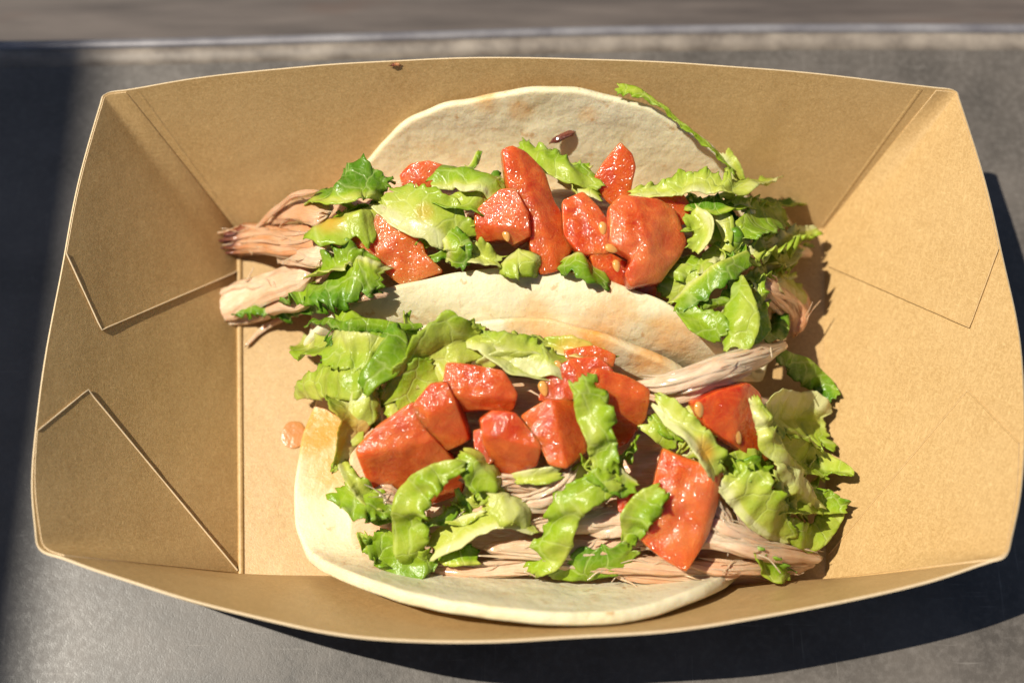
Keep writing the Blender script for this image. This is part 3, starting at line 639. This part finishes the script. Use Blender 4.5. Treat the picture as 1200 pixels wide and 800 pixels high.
# ------------------------------------------------------------------ lettuce
def leaf(pts, wid, label, seed, tone=(.35, .6), roll=(0, 0), cup=.15, frill=.0, fside=0, crump=.08, jag=.2, stain=(), lift=0.0, curl=0.0, absz=False, ribbon=False):
    """pts: (photo x, photo y, height above the filling); wid in photo pixels along the strip; frill = edge ruffle in cm"""
    P = np.array([at(x, y, z) if absz else hit(x, y, z + lift) for x, y, z in pts]); Ln = sum(np.linalg.norm(P[i + 1] - P[i]) for i in range(len(P) - 1))
    wmax = max(wid) * PXC; n = max(24, int(Ln / .045)); m = max(9, int(wmax / .05) | 1); Q = spline(P, n)
    W = np.interp(np.linspace(0, 1, n), np.linspace(0, 1, len(wid)), wid) * PXC * 1.04; V, U, C = [], [], []
    fr_f = 2.6; frill = frill * .75 + .02; rnd = random.Random(int(seed * 100)); rip = rnd.uniform(.01, .04); rf = rnd.uniform(1.0, 1.9); rs = rnd.uniform(-1.6, 1.6); vf = rnd.uniform(-.35, .35)
    if roll == (0, 0): roll = (rnd.uniform(-48, 48), rnd.uniform(-48, 48))
    fr_side = fside if fside else rnd.choice((-1, 1)); vf *= 1.5; rib = rnd.random() < .4; rib_v = -rnd.uniform(.55, 1.0) * fr_side
    if ribbon: rib = False; vf *= .2; rip += .03; frill += .05; jag = .26
    for i in range(n):
        t = i / (n - 1); T = unit(Q[min(i + 1, n - 1)] - Q[max(i - 1, 0)]); S = unit(np.cross(T, [0, 0, 1])); N = np.cross(S, T)
        rl = math.radians(roll[0] + (roll[1] - roll[0]) * t); c, s = math.cos(rl), math.sin(rl); S, N = S * c + N * s, N * c - S * s
        l = t * Ln
        for j in range(m):
            v = 2 * j / (m - 1) - 1; av = abs(v); sd_ = 1 if v > 0 else -1
            ed = mn.noise(Vector((l * 1.7, sd_ * 5.0, seed))) + .7 * mn.noise(Vector((l * 5, sd_ * 5.0, seed + 4))) + .45 * abs(mn.noise(Vector((l * 11, sd_ * 5.0, seed + 6))))
            half = W[i] / 2 * (1 + jag * (2.4 if sd_ == fr_side else .55) * ed * av)
            fl = 1.0 if sd_ == fr_side else .25
            ph = 2 * math.pi * fr_f * l + seed + sd_ * 1.3 + 6.0 * mn.noise(Vector((l * 1.1, sd_, seed)))
            ruf = frill * fl * av ** 2.2 * (math.sin(ph) + .55 * math.sin(2.3 * ph + 1))
            ct = curl * v * (1 if curl else 0)
            p = Q[i] + S * (v * half * math.cos(ct * 1.0)) + N * (cup * .3 * half * (v * v - .3) + ruf + abs(half) * math.sin(abs(ct)) * av)
            p = p + N * (rip * min(1, W[i] / .5) * math.sin(2 * math.pi * rf * l + rs * v * 1.5 + 1.5 * mn.noise(Vector((l, v, seed)))) + vf * half * (av - .5) * 1.3)
            p = p + T * (frill * .6 * fl * av ** 2 * math.cos(ph * 1.3)) + T * ((.30 * W[i] + .05) * (mn.noise(Vector((v * 1.4, seed, 3))) + .8 * mn.noise(Vector((v * 4, seed, 1 if t > .5 else 5)))) * (1 - smooth(0, .2, min(t, 1 - t))))
            ridge = (abs(nz(p, 1.25, seed + 11)) + .25 * abs(nz(p, 2.6, seed + 12))) - .25
            p = p + nv(p, 1.1, seed) * crump * 1.2 - N * ridge * crump * 2.2
            p[2] = max(p[2], ZT + .02)
            V.append(p); U.append((l + seed * 1.7, v * half + seed))
            e2 = (v * fr_side + 1) / 2
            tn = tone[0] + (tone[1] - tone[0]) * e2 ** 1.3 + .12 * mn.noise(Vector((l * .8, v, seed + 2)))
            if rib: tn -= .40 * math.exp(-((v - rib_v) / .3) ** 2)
            st = 0
            for (a, b, am) in stain: st = max(st, am * (1 - smooth(.3 * b, b, math.hypot((t - a), .25 * v))))
            C.append((min(1, max(0, tn)), st, 0))
    o = mesh_obj('lettuce_piece', V, grid_faces(n, m), LETT, uv=U, col=C, label=label, cat='lettuce')
    md = o.modifiers.new('thickness', 'SOLIDIFY'); md.thickness = .022 * CM; md.offset = 0
    return o
PALE, YG, MID, DEEP = (.02, .25), (.15, .42), (.35, .62), (.6, .95)
LEAVES = [
 # back taco, towards the smoked pork
 ([(368, 232, .35), (395, 218, .75), (425, 212, .75), (450, 222, .45)], [38, 55, 58, 34], 'cupped deep green lettuce leaf behind the wet tomato square', dict(tone=(.55, .8), cup=.5, frill=.05, crump=.1)),
 ([(366, 268, .35), (395, 262, .6), (425, 255, .55), (450, 250, .4)], [26, 46, 48, 30], 'blistered yellow green lettuce leaf with an orange spot', dict(tone=YG, crump=.12, stain=((.25, .2, .8),))),
 ([(340, 348, .35), (375, 335, .5), (410, 325, .6), (455, 328, .55)], [30, 58, 60, 36], 'ruffled green lettuce clump beside the striated pork strip', dict(tone=(.4, .75), frill=.13, crump=.12, cup=.1)),
 ([(276, 366, .45), (305, 364, .5), (340, 362, .45), (385, 350, .5)], [14, 18, 22, 26], 'narrow green lettuce tail lying over pale pork', dict(tone=(.6, .85), frill=.06, crump=.07)),
 ([(362, 320, .55), (385, 308, .75), (410, 300, .75), (430, 318, .6)], [22, 36, 34, 22], 'frilly bright green lettuce edge below the wet tomato square', dict(tone=(.35, .7), frill=.16, roll=(30, 10))),
 ([(452, 232, .5), (485, 245, .7), (520, 260, .7), (552, 280, .5)], [40, 62, 66, 40], 'yellow green veined lettuce leaf with oily sheen between tomatoes', dict(tone=(.18, .4), crump=.08, stain=((.45, .12, .5),))),
 ([(503, 215, .6), (530, 200, .85), (562, 205, .9), (592, 228, .6)], [30, 48, 52, 34], 'glossy folded green lettuce leaf near the rounded tomato bit', dict(tone=(.42, .72), cup=-.55, crump=.1)),
 ([(510, 240, .55), (545, 238, .75), (580, 240, .6)], [20, 30, 22], 'dull green lettuce fold under the glossy folded leaf', dict(tone=(.3, .55), cup=.3)),
 ([(522, 270, .6), (535, 290, .8), (530, 312, .6)], [22, 34, 24], 'small curled green lettuce bit right by the wet tomato square', dict(tone=(.4, .7), cup=.8, frill=.08)),
 ([(540, 296, .6), (562, 298, .8), (586, 306, .7)], [22, 30, 18], 'tiny pale frilled lettuce curl beside the small seeded wedge', dict(tone=(.08, .3), cup=.7, frill=.15)),
 ([(586, 312, .6), (605, 304, .9), (634, 314, .6)], [22, 34, 20], 'round pale green lettuce knob by the upright tortilla half', dict(tone=(.12, .4), cup=-.9, frill=.04)),
 ([(606, 172, .5), (630, 184, .65), (660, 196, .65), (700, 212, .5)], [24, 36, 40, 30], 'grey green lettuce strip behind the long curved tomato', dict(tone=(.3, .55), frill=.07)),
 ([(655, 205, .35), (685, 215, .5), (700, 230, .4)], [20, 26, 22], 'shaded lettuce bit below the pointed tomato wedge', dict(tone=(.3, .5))),
 ([(655, 312, .5), (680, 308, .8), (712, 332, .5)], [24, 36, 26], 'green lettuce fold tucked before the large seedy chunk', dict(tone=(.45, .7), cup=-.7)),
 # back taco, towards the tray end
 ([(723, 102, 3.52), (742, 107, 3.5), (770, 122, 3.42), (800, 148, 3.2), (835, 175, 2.95), (862, 202, 2.6)], [16, 18, 8, 8, 10, 16], 'thin lettuce string trailing over the leaning tortilla rim', dict(tone=(.35, .5), absz=True, crump=.04, roll=(10, 40), frill=.02)),
 ([(848, 178, 2.8), (858, 192, 2.7), (866, 210, 2.5)], [10, 14, 18], 'small pale lettuce triangle at the end of the thin string', dict(tone=PALE, absz=True, roll=(-40, -20))),
 ([(742, 226, .55), (785, 216, .75), (830, 214, .85), (870, 216, .85), (908, 208, .8)], [16, 30, 38, 40, 20], 'long pale rolled lettuce rib beside the tomato pieces', dict(tone=(.1, .38), cup=-.6, crump=.07, frill=.05)),
 ([(905, 200, .7), (922, 215, .7), (935, 232, .55)], [18, 30, 18], 'frilled lettuce curl at the tip of the pale rib', dict(tone=(.4, .65), frill=.13, cup=.4)),
 ([(800, 240, .4), (850, 240, .55), (900, 236, .55), (940, 238, .45)], [20, 26, 22, 14], 'dark green lettuce strip below the pale rib', dict(tone=DEEP, roll=(20, 30))),
 ([(806, 248, .6), (822, 268, .75), (815, 295, .6)], [22, 34, 20], 'pale curled lettuce frill touching the large seedy chunk', dict(tone=(.15, .4), cup=.8, frill=.12)),
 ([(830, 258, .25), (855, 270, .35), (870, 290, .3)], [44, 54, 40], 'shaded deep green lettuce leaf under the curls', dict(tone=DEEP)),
 ([(866, 275, .5), (885, 262, .7), (905, 250, .75), (925, 258, .55)], [26, 42, 40, 24], 'bright green lettuce leaf under the dark strip', dict(tone=(.4, .65), cup=.3)),
 ([(880, 295, .5), (905, 290, .7), (930, 275, .75), (958, 268, .7)], [20, 36, 26, 16], 'yellow frilly lettuce fringe over the tray end wall', dict(tone=(.1, .4), frill=.18, crump=.1)),
 ([(900, 305, .4), (925, 302, .6), (935, 285, .6)], [16, 26, 18], 'small yellow lettuce ruffle by the pale pork bit', dict(tone=(.12, .35), frill=.18)),
 ([(790, 360, .45), (820, 338, .65), (850, 318, .75), (878, 302, .6)], [26, 30, 26, 20], 'flat blade of deep green lettuce behind the pointed leaf', dict(tone=(.5, .75), crump=.04, cup=.1)),
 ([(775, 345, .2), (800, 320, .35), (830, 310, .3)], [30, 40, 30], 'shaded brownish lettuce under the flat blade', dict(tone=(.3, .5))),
 ([(800, 360, .5), (820, 375, .65), (848, 395, .6)], [18, 36, 24], 'bright lettuce leaf at the end of the upright tortilla half', dict(tone=(.4, .6), cup=.2)),
 ([(866, 322, .75), (868, 350, .85), (868, 380, .8), (858, 408, .6)], [8, 30, 46, 34], 'pointed bright green lettuce leaf above the long pork strip', dict(tone=(.28, .5), cup=-.4, crump=.06)),
 ([(870, 405, .5), (888, 385, .7), (895, 355, .7)], [22, 26, 14], 'jagged lettuce point beside the pointed leaf', dict(tone=(.35, .6), jag=.3)),
 ([(880, 330, .3), (910, 330, .45), (942, 345, .3)], [24, 40, 28], 'translucent brownish lettuce leaf over the reddish pork', dict(tone=(.12, .3), stain=((.5, .5, .35),))),
 ([(912, 415, .35), (935, 432, .4), (960, 450, .35), (976, 466, .25)], [20, 30, 32, 18], 'dark green lettuce strip reaching onto the tray past the pork strip', dict(tone=(.55, .85), cup=.4, frill=.05)),
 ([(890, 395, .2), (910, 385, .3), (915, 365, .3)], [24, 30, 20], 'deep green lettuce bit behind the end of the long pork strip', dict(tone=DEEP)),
 # front taco, towards the tray end
 ([(768, 468, .5), (790, 488, .7), (815, 508, .85), (832, 530, .85), (838, 556, .75)], [16, 26, 32, 44, 28], 'pale hanging lettuce strip with an orange stain', dict(tone=(.08, .28), stain=((.7, .22, .9),), frill=.04)),
 ([(885, 500, .3), (915, 490, .45), (945, 492, .4), (974, 500, .3)], [40, 64, 70, 52], 'broad olive lettuce leaf on the tray beside the dark tomato wedge', dict(tone=(.22, .42), crump=.08)),
 ([(884, 464, .7), (895, 490, .75), (908, 520, .8), (930, 548, .7), (946, 565, .6)], [12, 22, 34, 36, 20], 'long jagged pale lettuce strip crossing the olive leaf', dict(tone=(.08, .3), frill=.06, jag=.22)),
 ([(915, 515, .5), (940, 535, .6), (965, 548, .55), (1000, 556, .55)], [28, 44, 40, 14], 'green lettuce leaf with its tip over the tray end', dict(tone=(.25, .45), jag=.2)),
 ([(905, 545, .7), (925, 562, .85), (945, 585, .8), (958, 600, .7)], [20, 36, 34, 20], 'frothy yellow lettuce frill at the end of the open taco', dict(tone=(.02, .25), frill=.2, crump=.12)),
 ([(848, 548, .5), (872, 572, .6), (895, 602, .65), (925, 625, .55)], [36, 50, 48, 28], 'broad pale green lettuce beside the largest tomato slab', dict(tone=(.18, .42), crump=.06)),
 ([(905, 600, .6), (935, 588, .75), (965, 588, .75), (996, 592, .65)], [16, 28, 30, 16], 'curled green lettuce lip with its tip over the tray', dict(tone=(.35, .6), cup=.6, frill=.06)),
 ([(900, 612, .5), (930, 625, .6), (955, 630, .6), (975, 605, .6), (985, 592, .6)], [18, 30, 32, 20, 12], 'folded lettuce loop above the protruding pork strip', dict(tone=(.28, .5), cup=.3)),
 ([(880, 640, .55), (893, 658, .6), (910, 672, .5), (930, 672, .45)], [8, 16, 24, 12], 'small crumpled green lettuce bits on the protruding pork strip', dict(tone=(.4, .65), frill=.12)),
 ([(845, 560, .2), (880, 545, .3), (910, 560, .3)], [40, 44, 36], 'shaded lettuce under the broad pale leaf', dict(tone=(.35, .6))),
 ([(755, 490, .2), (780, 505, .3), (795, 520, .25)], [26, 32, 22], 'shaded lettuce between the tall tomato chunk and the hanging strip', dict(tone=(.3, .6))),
 ([(565, 400, .65), (605, 408, .85), (640, 420, .85), (678, 432, .65)], [22, 40, 42, 26], 'curled pale lettuce leaf leaning on the thin tortilla edge', dict(tone=(.1, .36), frill=.05)),
 ([(640, 400, .5), (680, 408, .6), (720, 425, .5)], [16, 26, 18], 'orange stained lettuce sliver along the thin tortilla edge', dict(tone=(.1, .3), stain=((.5, .5, .7),))),
 # front taco, towards the rounded open end
 ([(346, 402, .5), (385, 405, .75), (425, 412, .75), (470, 420, .5)], [18, 44, 48, 36], 'big pale lettuce leaf spreading over the tray floor', dict(tone=(.15, .38), crump=.1)),
 ([(346, 462, .45), (375, 445, .65), (410, 442, .65), (445, 450, .5)], [20, 44, 50, 36], 'pale ragged lettuce leaf above the orange stained tortilla end', dict(tone=(.22, .42), crump=.08, cup=-.4)),
 ([(428, 455, .6), (445, 425, .85), (455, 405, .85), (470, 388, .6)], [34, 52, 48, 26], 'glossy dark green crinkled lettuce leaf beside the pale leaves', dict(tone=(.55, .75), crump=.13, cup=.2)),
 ([(470, 450, .6), (500, 420, .85), (530, 402, .85), (560, 400, .65)], [36, 62, 64, 40], 'light translucent lettuce leaf curving beside the glossy tomato block', dict(tone=(.15, .38), cup=-.5, crump=.07)),
 ([(455, 470, .4), (485, 445, .6), (515, 430, .6)], [36, 50, 34], 'olive lettuce leaf under the translucent one', dict(tone=(.3, .5))),
 ([(545, 395, .5), (575, 402, .75), (605, 425, .7), (650, 438, .6)], [22, 36, 38, 26], 'pale lettuce strip along the upright tortilla edges', dict(tone=(.08, .35), cup=.3)),
 ([(560, 425, .6), (590, 418, .8), (620, 420, .75), (645, 428, .6)], [14, 20, 24, 16], 'yellow lettuce roll behind the glossy tomato block', dict(tone=(.1, .3), cup=-.8)),
 ([(600, 395, .4), (630, 405, .55), (660, 420, .4)], [22, 30, 22], 'pale lettuce shard behind the seedy tomato piece', dict(tone=PALE, roll=(30, 30))),
 ([(395, 465, .5), (412, 485, .7), (408, 510, .65), (398, 545, .4)], [30, 44, 38, 16], 'orange stained lettuce strip hanging over the tortilla end', dict(tone=(.08, .3), stain=((.55, .5, .85),), crump=.07)),
 ([(430, 455, .5), (425, 480, .7), (412, 515, .5)], [28, 36, 24], 'pale lettuce strip beside the orange stained one', dict(tone=(.1, .3))),
 ([(366, 376, .5), (400, 378, .65), (440, 380, .7), (492, 384, .6)], [14, 16, 14, 10], 'thin dark lettuce stem along the upright tortilla base', dict(tone=(.5, .75), cup=-.5)),
 ([(395, 372, .4), (425, 385, .6), (455, 392, .6)], [22, 30, 22], 'crinkled lettuce bit under the thin dark stem', dict(tone=(.4, .65), frill=.08)),
 ([(400, 540, .4), (412, 560, .5), (428, 580, .5), (445, 592, .45)], [14, 20, 22, 16], 'thin frilly yellow lettuce edge beside the largest tomato chunk of the open taco', dict(tone=(.1, .35), frill=.14)),
 ([(394, 575, .4), (415, 588, .6), (440, 592, .6), (468, 605, .5)], [24, 34, 30, 18], 'bright frilled lettuce curl hanging over bare tortilla', dict(tone=(.38, .6), frill=.11, cup=.3)),
 ([(543, 545, .9), (515, 555, 1.0), (490, 575, .95), (478, 605, .8), (482, 640, .55), (492, 672, .35)], [12, 26, 34, 38, 40, 24], 'long green lettuce ribbon draped down from the tomatoes onto the tortilla', dict(ribbon=True, roll=(12, -14), tone=(.3, .52), cup=-.25, crump=.06, jag=.06)),
 ([(440, 622, .3), (455, 645, .45), (478, 660, .45), (508, 655, .4)], [24, 44, 42, 24], 'ruffled green lettuce clump at the foot of the long ribbon', dict(tone=(.38, .65), frill=.13, crump=.1)),
 ([(420, 625, .2), (440, 650, .35), (462, 665, .3)], [12, 20, 16], 'narrow ruffled lettuce edge on the bare tortilla', dict(tone=(.3, .55), frill=.1)),
 ([(540, 530, .5), (560, 545, .7), (575, 572, .6), (560, 590, .4)], [26, 40, 36, 20], 'pale crinkled lettuce scrap between the tomato cubes and the ribbon', dict(tone=(.2, .5), crump=.1)),
 ([(570, 578, .6), (590, 590, .75), (612, 598, .7), (620, 620, .6)], [22, 34, 30, 10], 'pale folded lettuce triangle over the pork', dict(tone=(.05, .25), cup=-.3)),
 ([(506, 640, .35), (535, 622, .5), (570, 608, .6), (600, 608, .6), (628, 622, .5)], [30, 40, 32, 22, 12], 'wide pale translucent lettuce strip lying on the pork', dict(tone=(.1, .3), crump=.06)),
 ([(510, 655, .3), (530, 650, .4), (560, 652, .35)], [18, 28, 16], 'small dark green lettuce bit below the wide pale strip', dict(tone=(.5, .8), frill=.1, cup=.4)),
 ([(602, 560, .5), (628, 556, .6), (658, 552, .55)], [14, 20, 16], 'pale lettuce sliver under the tomato cubes', dict(tone=(.1, .35))),
 ([(682, 440, 1.05), (692, 465, 1.15), (698, 495, 1.15), (708, 525, 1.0), (712, 552, .8)], [26, 34, 38, 36, 30], 'vertical green lettuce ribbon lying across the tall tomato chunk', dict(ribbon=True, roll=(12, -14), tone=(.34, .52), cup=-.2, frill=.05, jag=.1)),
 ([(690, 548, .8), (715, 558, .8), (745, 574, .7)], [24, 34, 18], 'crinkled lettuce fold where two ribbons meet', dict(tone=(.35, .6), crump=.1)),
 ([(725, 562, .8), (695, 572, .9), (668, 592, .85), (655, 625, .7), (640, 652, .5), (622, 672, .35)], [22, 34, 40, 38, 36, 18], 'bright lettuce ribbon hanging down over the pork to the tortilla', dict(ribbon=True, roll=(12, -14), tone=(.3, .5), cup=-.2, crump=.07, jag=.12)),
 ([(775, 574, .9), (758, 592, 1.0), (742, 612, .95), (732, 634, .75)], [20, 34, 32, 18], 'frilly bright green lettuce curl on the largest slab', dict(ribbon=True, roll=(-15, 20), tone=(.36, .6), frill=.1, cup=.4)),
 ([(645, 672, .3), (680, 664, .4), (715, 658, .4), (742, 640, .45)], [16, 36, 38, 22], 'flat dark green lettuce leaf at the tortilla rim', dict(tone=(.5, .7), crump=.06)),
]
for k, (pts, wid, lb, kw) in enumerate(LEAVES): leaf(pts, wid, lb, 3.0 + k * 1.37, **kw)

# small scraps filling the gaps between the larger pieces
rnd = random.Random(11)
def inside(x, y, poly):
    ins = False
    for i in range(len(poly)):
        (x1, y1), (x2, y2) = poly[i], poly[i - 1]
        if (y1 > y) != (y2 > y) and x < (x2 - x1) * (y - y1) / (y2 - y1) + x1: ins = not ins
    return ins
def scraps(n, poly, off, label, group):
    k = 0
    while k < n:
        x = rnd.uniform(min(p[0] for p in poly), max(p[0] for p in poly)); y = rnd.uniform(min(p[1] for p in poly), max(p[1] for p in poly)); ins = False
        for i in range(len(poly)):
            (x1, y1), (x2, y2) = poly[i], poly[i - 1]
            if (y1 > y) != (y2 > y) and x < (x2 - x1) * (y - y1) / (y2 - y1) + x1: ins = not ins
        if not ins or any(inside(x + dx, y + dy, tp) for tp in TPOLY for dx, dy in ((0, 0), (14, 0), (-14, 0), (0, 12), (0, -12))): continue
        a = rnd.uniform(0, 6.28); L = rnd.uniform(16, 34); b = a + rnd.uniform(-.9, .9); o1, o2, o3 = rnd.uniform(*off), rnd.uniform(*off), rnd.uniform(*off); w_ = rnd.uniform(10, 26); tn = rnd.choice(((.05, .3), (.15, .4), (.25, .5), (.4, .65), (.5, .8)))
        o = leaf([(x - L * math.cos(a), y - .8 * L * math.sin(a), o1), (x, y, o2), (x + L * math.cos(b), y + .8 * L * math.sin(b), o3)], [w_ * .5, w_, w_ * .6], label, 200 + k * 2.3 + x, tone=tn, frill=rnd.uniform(.02, .14), roll=(rnd.uniform(-70, 70), rnd.uniform(-70, 70)), crump=.1)
        word = {.05: 'pale', .15: 'yellow green', .25: 'light green', .4: 'mid green', .5: 'dark green'}[tn[0]]; size = 'thin' if w_ < 15 else 'broad' if w_ > 21 else 'small'
        o['label'] = '%s %s lettuce scrap tucked into the filling of the %s' % (size, word, label); o['group'] = '%s %s scraps in the %s' % (size, word, label); k += 1
scraps(48, [(400, 230), (470, 215), (600, 185), (760, 215), (900, 225), (945, 290), (900, 390), (800, 360), (690, 320), (520, 318), (400, 330)], (.1, .5), 'leaning tortilla', '')
scraps(64, [(375, 400), (480, 390), (640, 410), (760, 450), (850, 500), (960, 540), (940, 620), (840, 560), (760, 560), (600, 560), (560, 610), (460, 640), (405, 560)], (.1, .5), 'open tortilla', '')

# ------------------------------------------------------------------ sauce
def drop(px, py, r, h, label, seed):
    c = at(px, py, ZT + .03); V = []
    for i in range(9):
        t = i / 8
        for j in range(28):
            a = 2 * math.pi * j / 28; rr = r * math.sin(t * math.pi / 2) * (1 + .12 * mn.noise(Vector((math.cos(a) * 1.5, math.sin(a) * 1.5, seed))))
            V.append(c + [rr * math.cos(a), rr * 1.15 * math.sin(a), h * math.cos(t * math.pi / 2) - .01])
    return mesh_obj('sauce_drop', V, grid_faces(9, 28, True), SAUCE, label=label, cat='sauce')
drop(344, 509, .27, .016, 'orange sauce drop on the tray floor beside the tortilla', 1)
strand([(457, 76, 3.6), (463, 75, 3.62), (468, 76, 3.6)], .035, 'tiny brown crumb stuck on the tray rim', 60, smoke=1, char=(.5, 0), absz=True, name='pork_crumb')
